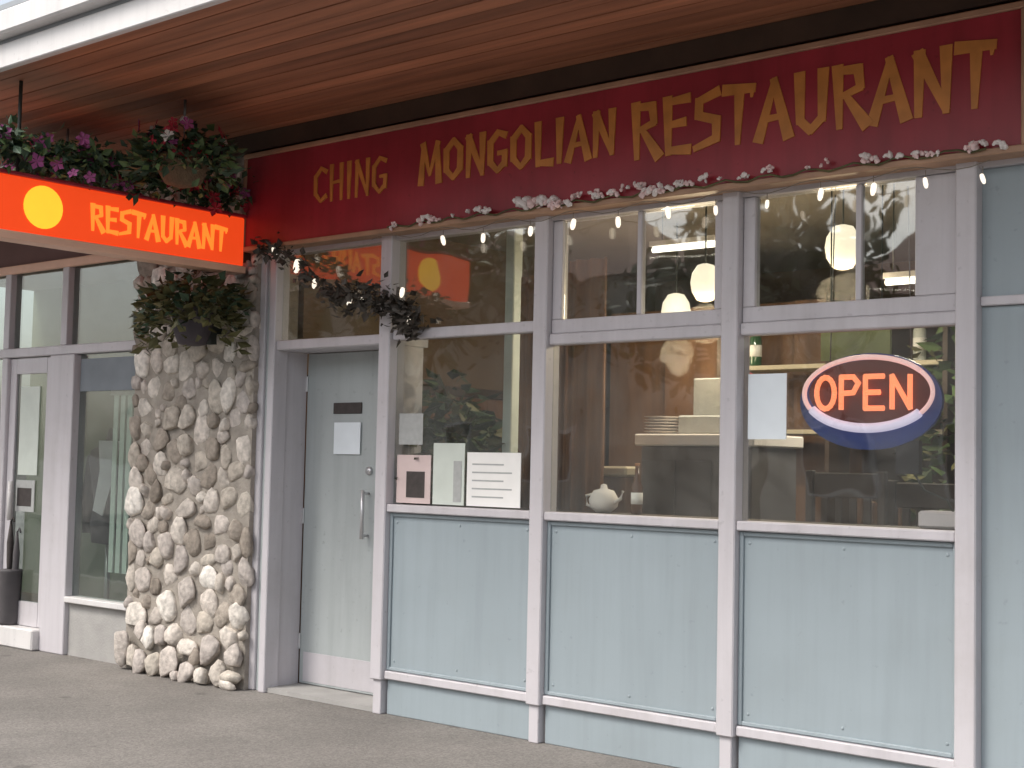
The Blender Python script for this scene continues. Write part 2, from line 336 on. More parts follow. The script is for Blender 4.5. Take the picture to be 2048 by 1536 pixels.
# end panel to the right
xe = XP[3]+.047
B(xe, 0.8, .01, .05, 0.0, ZT-.012).build('panel', 'panel', front)
B(xe, 0.8, -.012, .05, ZT-.01, ZT+.03, .004).build('transom_bar', 'alu', front)
B(xe, 0.8, .01, .05, ZT+.032, ZH-.04).build('panel', 'panel', front)
# doorway: over-panel transom light and recessed door
B(XD+.031, XP[0]-.047, -.03, .05, ZT-.03, ZT+.03, .006).build('transom_bar', 'alu', front)
B(XD+.031, XP[0]-.047, .012, .02, ZT+.032, ZH-.04).build('pane', 'pane_glass', front)
RD = .25
B(XD-.03, XD+.012, PY1+.002, RD, 0, ZT-.032).build('door_reveal', 'alu', front)
B(XP[0]-.03, XP[0]+.03, PY1+.002, RD, 0, ZT-.032).build('door_reveal', 'alu', front)
B(XD-.03, XP[0]+.03, .052, RD+.04, ZT-.03, ZT+.03).build('door_head', 'alu', front)
B(XD+.014, XP[0]-.032, -.02, RD+.05, 0.002, .03).build('threshold', 'concrete', front)
door = B(XD+.02, XP[0]-.036, RD, RD+.045, .034, ZT-.034, .004).build('door', 'door_paint', front)
B(XD+.06, XP[0]-.07, RD-.004, RD, .05, .235, .0015).build('kick_plate', 'alu', door)
pl = B(-6.62, -6.36, RD-.008, RD, 1.755, 1.825, .003).build('letter_plate', 'print_dark', door)
MB().tube([(-6.28, RD-.055, .98), (-6.28, RD-.055, 1.28)], .012, 8).tube([(-6.28, RD-.055, 1.0), (-6.28, RD, 1.0)], .009, 6).tube([(-6.28, RD-.055, 1.26), (-6.28, RD, 1.26)], .009, 6).build('handle', 'steel', door)
MB().tube([(-6.28, RD-.014, 1.40), (-6.28, RD, 1.40)], .026, 12).build('lock', 'steel', door)
for zh in (.25, 1.05, 1.9): B(XD+.008, XD+.03, RD-.012, RD-.001, zh, zh+.10, .003).build('hinge', 'steel', door)
tag(MB().box(-6.60, -6.36, RD-.013, RD-.0095, 1.50, 1.70).build('notice', 'paper_cool', loc=(-6.48, RD-.011, 1.5)),
    'pale notice taped to the grey entrance door below its dark letter plate', 'notice')
# wall behind the fascia board, up to the canopy; dark brown stands for the shade there
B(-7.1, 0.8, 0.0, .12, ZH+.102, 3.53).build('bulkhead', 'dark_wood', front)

# ---------------------------------------------------------------- canopy
can = thing('canopy', (-6, -1.0, 3.55), 'brown boarded canopy with a white edge sheltering both shopfronts', 'canopy')
bw = .1205; k = 0
y = -1.89
while y < -.01:
    y1 = min(y+bw-.007, .1)
    B(-16, 3, y, y1, 3.55+random.uniform(0, .004), 3.572).build('board', 'soffit', can); y += bw
B(-16, 3, -1.90, .12, 3.574, 3.62).build('light_cover', 'cover_grey', can)  # unseen cover added to stop light coming through the board gaps
B(-16, 3, -1.95, -1.905, 3.525, 3.66, .006).build('fascia', 'white_paint', can)
B(-16, 3, -1.945, -1.905, 3.661, 3.68).build('fascia_groove', 'grey_metal', can)
B(-16, 3, -2.02, -1.905, 3.681, 3.81, .012).build('gutter', 'white_paint', can)
B(-16, 3, -2.01, -1.91, 3.811, 3.84).build('gutter_lip', 'grey_metal', can)
B(-16, 3, -.125, -.005, 3.43, 3.548).build('shade_strip', 'dark_wood', can)  # dark strip put in for the shade between sign and soffit

# ---------------------------------------------------------------- lettering: tapered brush strokes
GL = {
 'R': (.66, [(.12,1,.16,0,.15,.08), (.10,.95,.50,.93,.09,.12), (.50,.95,.55,.62,.13,.10), (.55,.62,.16,.50,.10,.07), (.28,.52,.66,.0,.08,.17)]),
 'E': (.60, [(.12,1,.15,0,.15,.09), (.10,.94,.58,.96,.08,.13), (.14,.52,.50,.54,.08,.12), (.12,.06,.60,.03,.09,.14)]),
 'S': (.60, [(.55,.98,.15,.86,.13,.10), (.15,.88,.14,.58,.12,.12), (.14,.60,.52,.48,.11,.12), (.52,.50,.52,.16,.13,.11), (.54,.16,.06,.02,.12,.08)]),
 'T': (.62, [(.02,.97,.62,.93,.15,.11), (.33,.95,.30,0,.15,.07), (.60,.97,.58,.78,.09,.03)]),
 'A': (.68, [(.36,1,.04,0,.08,.15), (.34,1,.64,0,.10,.16), (.16,.34,.54,.36,.09,.07)]),
 'U': (.64, [(.10,1,.12,.20,.15,.11), (.12,.22,.32,.03,.11,.11), (.32,.03,.54,.22,.10,.11), (.54,.18,.56,1,.10,.15)]),
 'N': (.68, [(.10,0,.12,1,.09,.14), (.10,.98,.58,.04,.15,.09), (.58,0,.58,1,.08,.15)]),
 'M': (.80, [(.06,0,.14,1,.15,.09), (.12,1,.38,.20,.14,.06), (.38,.20,.66,1,.06,.12), (.64,1,.72,0,.09,.16)]),
 'O': (.68, [(.34,.98,.09,.74,.10,.13), (.09,.76,.10,.24,.14,.13), (.10,.26,.34,.03,.13,.09), (.34,.03,.59,.26,.09,.13), (.58,.24,.58,.76,.14,.13), (.59,.74,.34,.98,.13,.10)]),
 'G': (.68, [(.58,.88,.32,.98,.13,.09), (.34,.98,.09,.74,.10,.13), (.09,.76,.10,.24,.14,.13), (.10,.26,.34,.03,.13,.09), (.34,.03,.58,.22,.09,.12), (.57,.14,.58,.48,.12,.12), (.36,.46,.62,.46,.08,.10)]),
 'L': (.56, [(.12,1,.14,0,.15,.10), (.12,.06,.56,.03,.09,.15)]),
 'I': (.30, [(.15,1,.15,0,.16,.09)]),
 'C': (.62, [(.56,.86,.32,.98,.14,.09), (.34,.98,.09,.74,.10,.13), (.09,.76,.10,.24,.14,.13), (.10,.26,.34,.03,.13,.09), (.34,.03,.58,.16,.09,.13)]),
 'H': (.66, [(.11,1,.12,0,.15,.09), (.55,1,.56,0,.15,.09), (.12,.50,.56,.53,.07,.10)]),
 'P': (.62, [(.12,1,.16,0,.15,.08), (.10,.95,.50,.93,.09,.12), (.50,.95,.55,.58,.13,.10), (.55,.58,.16,.44,.10,.07)]),
}
def letter(ch, o, u, v, n, h, wx, d, m, parent, name='letter', bold=1.95):
    """strokes share a face plane stepped by 0.2 mm so that none are coplanar"""
    mb = MB(); o = Vector(o)
    for i, (x0, y0, x1, y1, a, b) in enumerate(GL[ch][1]):
        p, q = Vector((x0*wx, y0*h)), Vector((x1*wx, y1*h)); t = (q-p).normalized(); s = Vector((-t.y, t.x)); k = (wx+h)/2*.55
        a *= k*bold; b *= k*bold; p -= t*a*.25; q += t*b*.25
        poly = [p+s*a/2, p-s*a/2, q-s*b/2, q+s*b/2]
        mb.extr([(c.x, c.y) for c in poly][::-1], o, u, v, n, d+.0004*i)
    return mb.build(name, m, parent)
def word(txt, x0, x1, put):
    ws = [GL[c][0]+.10 for c in txt]; tot = sum(ws); x = x0
    for c, wd in zip(txt, ws):
        cw = (x1-x0)*wd/tot; put(c, x+cw*.05, cw*.9/GL[c][0]*1.0); x += cw

# ---------------------------------------------------------------- maroon restaurant sign
SX0, SX1, SZ0, SZ1, SY = -7.10, -2.10, 2.815, 3.385, -.12
rs = thing('restaurant_sign', (-4.6, -.06, SZ0), 'long maroon sign board with gold lettering reading restaurant', 'sign')
B(SX0, SX1, SY, -.022, SZ0, SZ1).build('board', 'sign_red', rs)
for a in ((SX0-.02, SX1+.02, SZ1+.001, SZ1+.03), (SX0-.02, SX1+.02, SZ0-.03, SZ0-.001)):
    B(a[0], a[1], SY-.018, -.021, a[2], a[3], .004).build('frame', 'gold_frame', rs)
for x in (SX0-.022, SX1+.001): B(x, x+.021, SY-.016, -.0215, SZ0, SZ1, .004).build('frame', 'gold_frame', rs)
U, V, NN = (1, 0, 0), (0, 0, 1), (0, -1, 0)
word('RESTAURANT', -4.085, -2.205, lambda c, x, w_: letter(c, (x, SY, 3.0), U, V, NN, .275, w_, .006, 'gold', rs, bold=2.6))
word('MONGOLIAN', -5.56, -4.16, lambda c, x, w_: letter(c, (x, SY, 3.045), U, V, NN, .225, w_, .006, 'gold', rs, bold=2.6))
word('CHING', -6.46, -5.80, lambda c, x, w_: letter(c, (x, SY, 3.03), U, V, NN, .215, w_, .006, 'gold', rs))
# blossoms along the lower edge of the sign
bl_me = []
for k_ in range(3):
    m_ = MB()
    for j in range(7):
        a = random.uniform(0, 6.28); r = random.uniform(.0, .022)
        bm = bmesh.new(); bmesh.ops.create_icosphere(bm, subdivisions=1, radius=random.uniform(.010, .017))
        for v in bm.verts: v.co = Vector((v.co.x*1.25+r*math.cos(a)*1.4, v.co.y*.7+random.uniform(-.006, .006), v.co.z+r*math.sin(a)*.8))
        m_.bm(bm, True)
    me = bpy.data.meshes.new('blossom'); me.from_pydata(m_.v, [], m_.f); me.polygons.foreach_set('use_smooth', [True]*len(m_.f)); bl_me.append(me)
bl_me[0].materials.append(MAT['pink']); bl_me[1].materials.append(MAT['blossom_white']); bl_me[2].materials.append(MAT['blossom_white'])
ga = thing('flower_garland', (-4.0, SY-.03, SZ0), 'pale pink blossom garland along the lower edge of the maroon sign', 'garland')
gp = [(-5.78+.06*i, SZ0+.0+.012*math.sin(i*1.7), SY-.026) for i in range(60)]
MB().tube([(p[0], p[2], p[1]) for p in gp], .005, 5).build('twig', 'leaf_olive', ga)
clusters = [(-5.70, .0, .5), (-5.43, .025, .8), (-5.33, .02, .6), (-5.08, .045, .8), (-4.98, .045, .7), (-4.70, .06, 1.2), (-4.60, .05, 1.25), (-4.50, .01, 1.0),
            (-4.33, .04, .8), (-4.22, .05, .9), (-4.02, .07, .9), (-3.92, .03, 1.0), (-3.82, .01, .8), (-3.75, .05, .7), (-3.60, .05, .7), (-3.45, .03, .6), (-3.28, .06, .6), (-3.05, .04, .5),
            (-2.70, .03, .8), (-2.60, .02, .7), (-2.50, .02, .6), (-2.24, .02, .9)]
for (x, dz, s) in clusters:
    for j in range(6 if s > .75 else 4):
        inst('blossom', random.choice(bl_me), ga, (x+random.uniform(-.085, .085), SY-.03-random.uniform(0, .012), SZ0+dz*.6+random.uniform(-.014, .016)),
             (random.uniform(-.6, .6), random.uniform(-.6, .6), random.uniform(0, 6)), (s*random.uniform(.6, 1.15),)*3)

# ---------------------------------------------------------------- fairy lights
bm_ = MB().lathe([(.003, .03), (.011, .026), (.014, .012), (.014, -.012), (.009, -.028), (.003, -.032)], n=8)
bulb_me = bpy.data.meshes.new('bulb'); bulb_me.from_pydata(bm_.v, [], bm_.f); bulb_me.polygons.foreach_set('use_smooth', [True]*len(bm_.f)); bulb_me.materials.append(MAT['bulb'])
def light_string(label, pts, bulbs, drop):
    t = thing('string_light', pts[0], label, 'string lights')
    MB().tube(pts, .0022, 5).build('wire', 'wire', t)
    for (x, y_, z, s) in bulbs:
        inst('bulb', bulb_me, t, (x, y_, z), (random.uniform(-.3, .3), random.uniform(-.3, .3), 0), (s, s, s))
        if drop: MB().tube([(x, y_, z+.03*s), (x, y_, z+.03*s+drop)], .002, 5).build('lead', 'wire', t)
bx = [-5.323, -5.025, -4.691, -4.406, -4.12, -3.82, -3.548, -3.27, -2.996, -2.74, -2.5, -2.25]
light_string('string of small bulbs strung below the maroon sign', [(-5.9+.08*i, -.15, 2.755+.018*math.sin(i*1.1)) for i in range(47)],
             [(x, -.155, 2.695+random.uniform(-.012, .01), random.uniform(.7, 1.0)) for x in bx], .03)
sp = [(-6.90, -.16, 2.80), (-6.756, -.16, 2.775), (-6.539, -.16, 2.665), (-6.374, -.16, 2.545), (-6.20, -.16, 2.46), (-6.061, -.16, 2.42), (-5.85, -.15, 2.40), (-5.70, -.12, 2.37), (-5.62, -.10, 2.28), (-5.61, -.09, 2.22)]
light_string('slack string of bulbs drooping across the light above the door', sp,
             [(-6.756, -.165, 2.755, 1.0), (-6.539, -.165, 2.645, 1.5), (-6.374, -.165, 2.525, 1.0), (-6.061, -.165, 2.40, 1.0), (-5.96, -.16, 2.40, .8), (-5.66, -.13, 2.43, 1.0), (-5.62, -.11, 2.275, .9)], 0)

# ---------------------------------------------------------------- stone pier
PX0, PX1 = -8.36, -7.03
pier = thing('stone_pier', (-7.7, 0, 0), 'rough cobblestone pier between the two shopfronts', 'pier')
B(PX0+.02, PX1-.02, -.055, .3, 0, 3.53).build('mortar_core', 'mortar', pier)
smesh = []
for k_ in range(12):
    bm = bmesh.new(); bmesh.ops.create_icosphere(bm, subdivisions=2, radius=.5)
    ph = [random.uniform(0, 6) for _ in range(6)]
    for v in bm.verts:
        c = v.co; q = 1+.10*math.sin(4*c.x+ph[0])+.10*math.sin(5*c.z+ph[1])+.08*math.sin(6*c.x*c.z*2+ph[2]+3*c.y)
        v.co = Vector((math.copysign(abs(c.x*2)**.62, c.x)*.5*q, c.y*q, math.copysign(abs(c.z*2)**.62, c.z)*.5*q))
    for _ in range(9):                                     # chipped flats
        nn = Vector((random.gauss(0, 1), random.gauss(0, .7), random.gauss(0, 1))).normalized(); lim = random.uniform(.33, .43)
        for v in bm.verts:
            q = v.co.dot(nn)
            if q > lim: v.co -= nn*(q-lim)*.95
    for v in bm.verts: v.co += Vector((random.uniform(-1, 1), random.uniform(-1, 1), random.uniform(-1, 1)))*.016
    m_ = MB().bm(bm, True); me = bpy.data.meshes.new('stone'); me.from_pydata(m_.v, [], m_.f); me.polygons.foreach_set('use_smooth', [True]*len(m_.f)); me.materials.append(MAT['stone']); smesh.append(me)
W_, H_ = PX1-PX0, 3.45
NS = 286
pts = np.column_stack([rng.uniform(0, W_, NS), rng.uniform(0, H_, NS)])
sam = np.column_stack([rng.uniform(0, W_, 9000), rng.uniform(0, H_, 9000)])
wts = rng.uniform(.0, .016, NS)
for _ in range(9):
    d = ((sam[:, None, :]-pts[None])**2).sum(2)-wts[None]
    idx = d.argmin(1)
    for i in range(NS):
        q = sam[idx == i]
        if len(q): pts[i] = pts[i]*.45+q.mean(0)*.55
for i in range(NS):
    q = sam[idx == i]
    if len(q) < 4: continue
    sx = max(.06, q[:, 0].std()*3.35); sz = max(.06, q[:, 1].std()*3.35)
    x, z = pts[i]; z = max(z, sz*.42)
    out = .05 if z > .35 else .05+.10*(.35-z)/.35        # footing stones sit further out
    x = PX0+min(max(x, sx*.52), W_-sx*.52)
    inst('stone', random.choice(smesh), pier, (x, -out+random.uniform(-.015, .015), z), (0, random.uniform(-.5, .5) if abs(sx-sz) < .05 else random.uniform(-.15, .15), 0), (sx*1.2, random.uniform(.06, .10), sz*1.2))
for i in range(14):                                        # stones turning the right-hand corner
    inst('stone', random.choice(smesh), pier, (PX1-.05, .08, .14+i*.24), (0, 0, 0), (.12, .22, .22))

# ---------------------------------------------------------------- plants in baskets
def leaf_mesh(name, m, n, spread, size, droop=0.0, seed=0):
    r_ = random.Random(seed); mb = MB()
    for i in range(n):
        a = r_.uniform(0, 6.283); q = r_.random()**.5
        x, y_ = spread[0]*q*math.cos(a), spread[1]*q*math.sin(a); z = spread[2]*(r_.random()-.35)*(1.15-q*.5)-droop*q*q*r_.random()
        d = Vector((math.cos(a)+r_.uniform(-.7, .7), math.sin(a)+r_.uniform(-.7, .7), r_.uniform(-.9, .7))).normalized()
        s_ = d.cross(Vector((r_.uniform(-1, 1), r_.uniform(-1, 1), 1))).normalized(); up = d.cross(s_)
        L = size*r_.uniform(.6, 1.35); wd = L*.30; p = Vector((x, y_, z))
        mb.add([p, p+d*L*.4+s_*wd+up*L*.08, p+d*L, p+d*L*.4-s_*wd+up*L*.08], [(0, 1, 2), (0, 2, 3)])
    return mb
def flowers_mesh(n, spread, size, seed):
    r_ = random.Random(seed); mb = MB()
    for i in range(n):
        a = r_.uniform(0, 6.283); q = .55+.5*r_.random()
        p = Vector((spread[0]*q*math.cos(a), spread[1]*q*math.sin(a), spread[2]*(r_.random()-.3)))
        nrm = Vector((math.cos(a)+r_.uniform(-.5, .5), math.sin(a)+r_.uniform(-.5, .5), r_.uniform(0, .8))).normalized()
        u = nrm.cross(Vector((0, 0, 1))).normalized(); v = nrm.cross(u); s_ = size*r_.uniform(.7, 1.2)
        for k_ in range(5):
            t = k_*1.2566; e = u*math.cos(t)+v*math.sin(t); g = u*math.cos(t+1.57)+v*math.sin(t+1.57)
            mb.add([p, p+e*s_*.6+g*s_*.35+nrm*s_*.15, p+e*s_+nrm*s_*.05, p+e*s_*.6-g*s_*.35+nrm*s_*.15], [(0, 1, 2, 3)])
    return mb
def put(mb, name, m, parent, loc, stuff=False):
    o = mb.build(name, m, parent, loc=None)
    o.location = Vector(loc)-ORG[parent]
    for v in o.data.vertices: v.co += ORG[parent]
    if stuff: o['kind'] = 'stuff'
    return o
def basket(loc, label, seed, cols, sp=(.30, .30, .26), hang=True, ztop=3.55):
    x, y_, z = loc
    t = thing('hanging_basket', loc, label, 'flower basket', 'flower baskets along the shopfronts')
    MB().lathe([(.03, -.16), (.10, -.14), (.15, -.06), (.17, .0), (.165, .02)], loc, 14).build('basket', 'coir', t)
    if hang:
        c = MB()
        for k_ in range(3):
            a = k_*2.094+.4; c.tube([(x+.16*math.cos(a), y_+.16*math.sin(a), z+.01), (x, y_, ztop-.10)], .004, 5)
        c.build('chain', 'chain', t)
        MB().tube([(x, y_, ztop-.12), (x, y_, ztop-.002)], .009, 6).build('hook', 'chain', t)
        MB().lathe([(.018, -.02), (.03, 0), (.018, .02)], (x, y_, ztop-.12), 8).build('hook_plate', 'white_paint', t)
    put(leaf_mesh('foliage', 0, 520, sp, .075, .16, seed), 'foliage', 'leaf_dark', t, (x, y_, z+.04), True)
    put(leaf_mesh('foliage', 0, 260, (sp[0]*1.1, sp[1]*1.1, sp[2]), .07, .22, seed+1), 'foliage', 'leaf', t, (x, y_, z+.04), True)
    for j, (c, n) in enumerate(cols):
        put(flowers_mesh(n, (sp[0]*.9, sp[1]*.9, sp[2]*.9), .04, seed+5+j), 'flowers', c, t, (x, y_, z+.06), True)
basket((-6.72, -.9, 3.19), 'hanging basket of dark leaves and red flowers on a hook before the lit sign', 11, [('flower_red', 34), ('flower_white', 5), ('flower_purple', 10)], (.29, .29, .24))
basket((-7.95, -.9, 3.20), 'hanging basket of purple and magenta flowers behind the lit sign', 31, [('flower_purple', 40), ('flower_red', 12)], (.42, .34, .26))
def path_leaves(path, n, rad, size, seed):
    r_ = random.Random(seed); mb = MB(); P = [Vector(p) for p in path]
    for i in range(n):
        t = r_.random()*(len(P)-1); k_ = int(t); p = P[k_].lerp(P[k_+1], t-k_)+Vector((r_.gauss(0, rad), r_.gauss(0, rad), r_.gauss(0, rad)))
        d = Vector((r_.uniform(-1, 1), r_.uniform(-1, 1), r_.uniform(-1, .6))).normalized(); q = d.cross(Vector((r_.uniform(-1, 1), r_.uniform(-1, 1), 1))).normalized(); up = d.cross(q)
        L_ = size*r_.uniform(.5, 1.4); mb.add([p, p+d*L_*.4+q*L_*.3+up*L_*.1, p+d*L_, p+d*L_*.4-q*L_*.3+up*L_*.1], [(0, 1, 2), (0, 2, 3)])
    return mb
def path_flowers(path, n, rad, size, seed):
    r_ = random.Random(seed); mb = MB(); P = [Vector(p) for p in path]
    for i in range(n):
        t = r_.random()*(len(P)-1); k_ = int(t); p = P[k_].lerp(P[k_+1], t-k_)+Vector((r_.gauss(0, rad), r_.gauss(0, rad), r_.gauss(0, rad)))
        nrm = Vector((.7+r_.uniform(-.4, .4), -.6+r_.uniform(-.4, .4), r_.uniform(-.2, .6))).normalized(); u = nrm.cross(Vector((0, 0, 1))).normalized(); v = nrm.cross(u); s_ = size*r_.uniform(.7, 1.3)
        for k2 in range(5):
            a = k2*1.2566; e = u*math.cos(a)+v*math.sin(a); g = u*math.cos(a+1.57)+v*math.sin(a+1.57)
            mb.add([p, p+e*s_*.6+g*s_*.35+nrm*s_*.15, p+e*s_+nrm*s_*.05, p+e*s_*.6-g*s_*.35+nrm*s_*.15], [(0, 1, 2, 3)])
    return mb
gpath = [(-7.10+.03*math.sin(i*2.1), -2.0+i*.12, 3.16+.03*math.sin(i*1.3)) for i in range(16)]
lg_ = thing('leafy_garland', (-7.1, -1.1, 3.03), 'dense leafy garland with purple and red flowers lying on the lit sign', 'garland')
MB().tube(gpath, .008, 5).build('stem', 'bark', lg_)
path_leaves(gpath, 1300, .05, .065, 91).build('foliage', 'leaf_dark', lg_)['kind'] = 'stuff'
path_leaves(gpath, 600, .055, .06, 92).build('foliage', 'leaf', lg_)['kind'] = 'stuff'
path_flowers(gpath, 46, .07, .045, 93).build('flowers', 'flower_purple', lg_)['kind'] = 'stuff'
path_flowers(gpath[6:], 26, .07, .045, 94).build('flowers', 'flower_red', lg_)['kind'] = 'stuff'
sp2 = [(p[0], p[1]-.005, p[2]) for p in sp]
iv = thing('ivy_swag', (-6.2, -.16, 2.3), 'dark trailing ivy swag with bulbs across the light above the door', 'garland')
MB().tube(sp2, .005, 5).build('stem', 'bark', iv)
path_leaves(sp2, 420, .035, .06, 95).build('foliage', 'ivy', iv)['kind'] = 'stuff'
path_leaves(sp2[4:], 330, .05, .06, 96).build('foliage', 'ivy', iv)['kind'] = 'stuff'
# pot fixed to the pier
wp = thing('wall_planter', (-7.42, -.30, 2.12), 'dark planter with trailing olive leaves fixed to the stone pier', 'planter')
MB().lathe([(.05, .06), (.09, .07), (.12, .15), (.135, .26), (.145, .27), (.145, .30), (.12, .30)], (-7.42, -.27, 2.12), 16).build('pot', 'pot', wp)
MB().box(-7.45, -7.39, -.14, -.03, 2.2, 2.36).build('bracket', 'cable', wp)
put(leaf_mesh('f', 0, 620, (.42, .25, .28), .085, .34, 51), 'foliage', 'leaf_olive', wp, (-7.40, -.30, 2.46), True)
put(leaf_mesh('f', 0, 300, (.42, .26, .30), .075, .2, 52), 'foliage', 'leaf_dark', wp, (-7.38, -.30, 2.47), True)
put(flowers_mesh(9, (.3, .2, .2), .035, 53), 'flowers', 'flower_white', wp, (-7.42, -.30, 2.44), True)

# ---------------------------------------------------------------- lit blade sign, square to the front
BX, BT = -7.15, .055
bs = thing('projecting_sign', (BX, -1.1, 2.67), 'lit orange red projecting sign with a yellow disc and lettering', 'sign')
BZ0, BZ1, BYO, BYI = 2.69, 3.0, -2.02, -.13
B(BX-BT, BX+BT, BYO, BYI, BZ0, BZ1, .008).build('lightbox', 'blade_red', bs)
B(BX-BT-.012, BX+BT+.012, BYO-.01, BYI+.01, BZ0-.048, BZ0-.001, .004).build('frame', 'blade_edge', bs)
B(BX-BT-.012, BX+BT+.012, BYO-.01, BYI+.01, BZ1+.001, BZ1+.022, .004).build('frame', 'sign_red', bs)
B(BX-.03, BX+.03, BYI+.012, -.04, 2.72, 2.96).build('wall_bracket', 'dark_wood', bs)
for yy in (-1.7, -.5): MB().tube([(BX, yy, BZ1+.02), (BX, yy, 3.549)], .012, 6).build('hanger', 'cable', bs)
n = 28
MB().extr([(.122*math.cos(2*math.pi*i/n), .122*math.sin(2*math.pi*i/n)) for i in range(n)], (BX+BT, -1.565, 2.848), (0, 1, 0), V, (1, 0, 0), .006).build('disc', 'blade_disc', bs)
word('RESTAURANT', -1.27, -.27, lambda c, x, w_: letter(c, (BX+BT, x, 2.765), (0, 1, 0), V, (1, 0, 0), .15, w_, .005, 'blade_text', bs, bold=2.6))

# ================================================================ neighbouring shop
ns = thing('neighbour_shopfront', (-9.6, 0, 0), 'grey framed neighbouring shopfront with glazed door beyond the stone pier', 'shopfront')
B(-13.5, PX0+.02, .0, .12, 2.90, 3.53).build('fascia', 'render_wall', ns)
B(-13.5, PX0+.02, -.04, .0, 2.865, 2.93, .006).build('fascia_trim', 'blade_edge', ns)
for x in (-9.31, -10.12, -11.2): B(x-.04, x+.04, -.03, .07, 2.28, 2.898, .005).build('post', 'grey_metal' if 0 else 'alu', ns)
B(-9.46, -9.14, -.04, .08, 0, 2.205, .006).build('post', 'alu', ns)
B(-10.16, -10.08, -.03, .08, 0, 2.205, .006).build('post', 'alu', ns)
B(-13.5, PX0, -.03, .07, 2.208, 2.278, .006).build('transom_bar', 'alu', ns)
B(-9.138, PX0, .02, .028, .43, 2.206).build('pane', 'pane_glass_neighbour', ns)
B(-9.27, PX0, .02, .028, 2.28, 2.897).build('pane', 'pane_glass_neighbour', ns)
B(-10.08, -9.352, .02, .028, 2.28, 2.897).build('pane', 'pane_glass_neighbour', ns)
B(-13.5, -10.162, .02, .028, .43, 2.897).build('pane', 'pane_glass_neighbour', ns)
B(-9.138, PX0, -.05, .08, .385, .428, .006).build('sill', 'white_paint', ns)
B(-9.138, PX0, -.0, .06, 0, .383).build('plinth', 'concrete', ns)
B(-13.5, -10.162, -.0, .06, 0, .428).build('plinth', 'concrete', ns)
nd = MB().box(-10.078, -9.99, .0, .045, .16, 2.2, .004).box(-9.56, -9.462, .0, .045, .16, 2.2, .004).box(-9.988, -9.562, .0, .045, 2.08, 2.2).box(-9.988, -9.562, .0, .045, .16, .34).build('door', 'alu', ns)
B(-9.988, -9.562, .015, .023, .342, 2.078).build('pane', 'pane_glass_neighbour', nd)
MB().tube([(-9.93, -.05, .95), (-9.93, -.05, 1.25)], .018, 8).build('handle', 'white_paint', nd)
B(-10.078, -9.462, -.10, .10, .002, .155, .01).build('doorstep', 'white_paint', ns)
tag(B(-9.93, -9.66, .007, .012, 1.30, 1.98).build('notice', 'paper_green', loc=(-9.8, .01, 1.3)), 'tall pale poster on the glazed door of the neighbouring shop', 'poster')
o = tag(B(-9.94, -9.68, .006, .011, 1.02, 1.26).build('notice', 'print_grey', loc=(-9.8, .01, 1.02)), 'small grey notice under the tall poster on the neighbouring door', 'notice')
B(-9.92, -9.72, .0045, .0058, 1.06, 1.20).build('print', 'print_dark', o)
# its interior
struct(B(-13.5, -8.2, 2.2, 2.3, 0, 3.3).build('shop_back_wall', 'shop_green'))
struct(B(-13.5, -8.2, .13, 2.2, 3.2, 3.3).build('shop_ceiling', 'inner_ceiling'))
struct(B(-13.5, -8.2, .09, 2.2, .002, .02).build('shop_floor', 'inner_floor'))
struct(B(-8.2, -8.1, .31, 2.3, 0, 3.3).build('shop_side_wall', 'shop_dark'))
mq = thing('dress_form', (-9.0, .22, 0), 'headless display torso in a dark jacket with a pale scarf in the neighbouring window', 'mannequin')
MB().lathe([(.02, .8), (.17, .82), (.19, .95), (.16, 1.1), (.185, 1.25), (.22, 1.42), (.20, 1.5), (.08, 1.56), (.055, 1.66), (.02, 1.67)], (-9.0, .24, 0), 18, .82, .82).build('jacket', 'suit', mq)
for s_ in (-1, 1): MB().tube([(-9.0+s_*.20, .22, 1.45), (-9.0+s_*.25, .21, 1.2), (-9.0+s_*.24, .20, .88)], .065, 10, .045).build('sleeve', 'suit', mq)
MB().extr([(-.075, 1.57), (.075, 1.57), (.05, 1.35), (-.03, 1.02), (-.10, 1.06), (-.06, 1.35)], (-8.885, .125, 0), (.72, .69, 0), V, (.69, -.72, 0), .03).build('scarf', 'shirt', mq)
MB().tube([(-9.0, .22, .0), (-9.0, .22, .82)], .02, 8).build('stand', 'chain', mq)
MB().lathe([(.16, .021), (.16, .04), (.03, .06)], (-9.0, .22, 0), 16).build('base', 'chain', mq)
ub = thing('umbrella_stand', (-9.90, -.03, .155), 'dark umbrella stand on the white doorstep of the neighbouring shop', 'umbrella stand')
MB().lathe([(.07, .002), (.075, .02), (.085, .40), (.09, .41), (.08, .42)], (-9.90, -.03, .156), 14).build('stand', 'charcoal', ub)
for (dx, dy, hh, m_) in ((-.03, .0, .72, 'print_dark'), (.03, .02, .64, 'charcoal')):
    MB().lathe([(.006, .0), (.022, .25), (.026, .40), (.008, .56)], (-9.90+dx, -.03+dy, .16+hh-.5), 10).tube([(-9.90+dx, -.03+dy, .16+hh), (-9.90+dx, -.03+dy, .22+hh), (-9.87+dx, -.03+dy, .25+hh), (-9.85+dx, -.03+dy, .22+hh)], .008, 6).build('umbrella', m_, ub)
hb = tag(B(-9.12, -8.40, .010, .014, 1.93, 2.17).build('notice', 'banner_blue', loc=(-8.76, .01, 1.93)), 'grey blue header banner across the top of the neighbouring window', 'banner')
bl = thing('window_blind', (-8.62, .10, .6), 'set of pale vertical blind slats at the pier side of the neighbouring window', 'blind')
for k_ in range(6): B(-8.80+k_*.085, -8.745+k_*.085, .09, .10+.02*(k_ % 2), .62, 1.90).build('slat', 'paper_green', bl)
B(-8.84, -8.30, .085, .13, 1.902, 1.94).build('head_rail', 'white_paint', bl)
cab = thing('display_cabinet', (-8.75, 1.2, 0), 'low dark display cabinet inside the neighbouring shop window', 'cabinet')
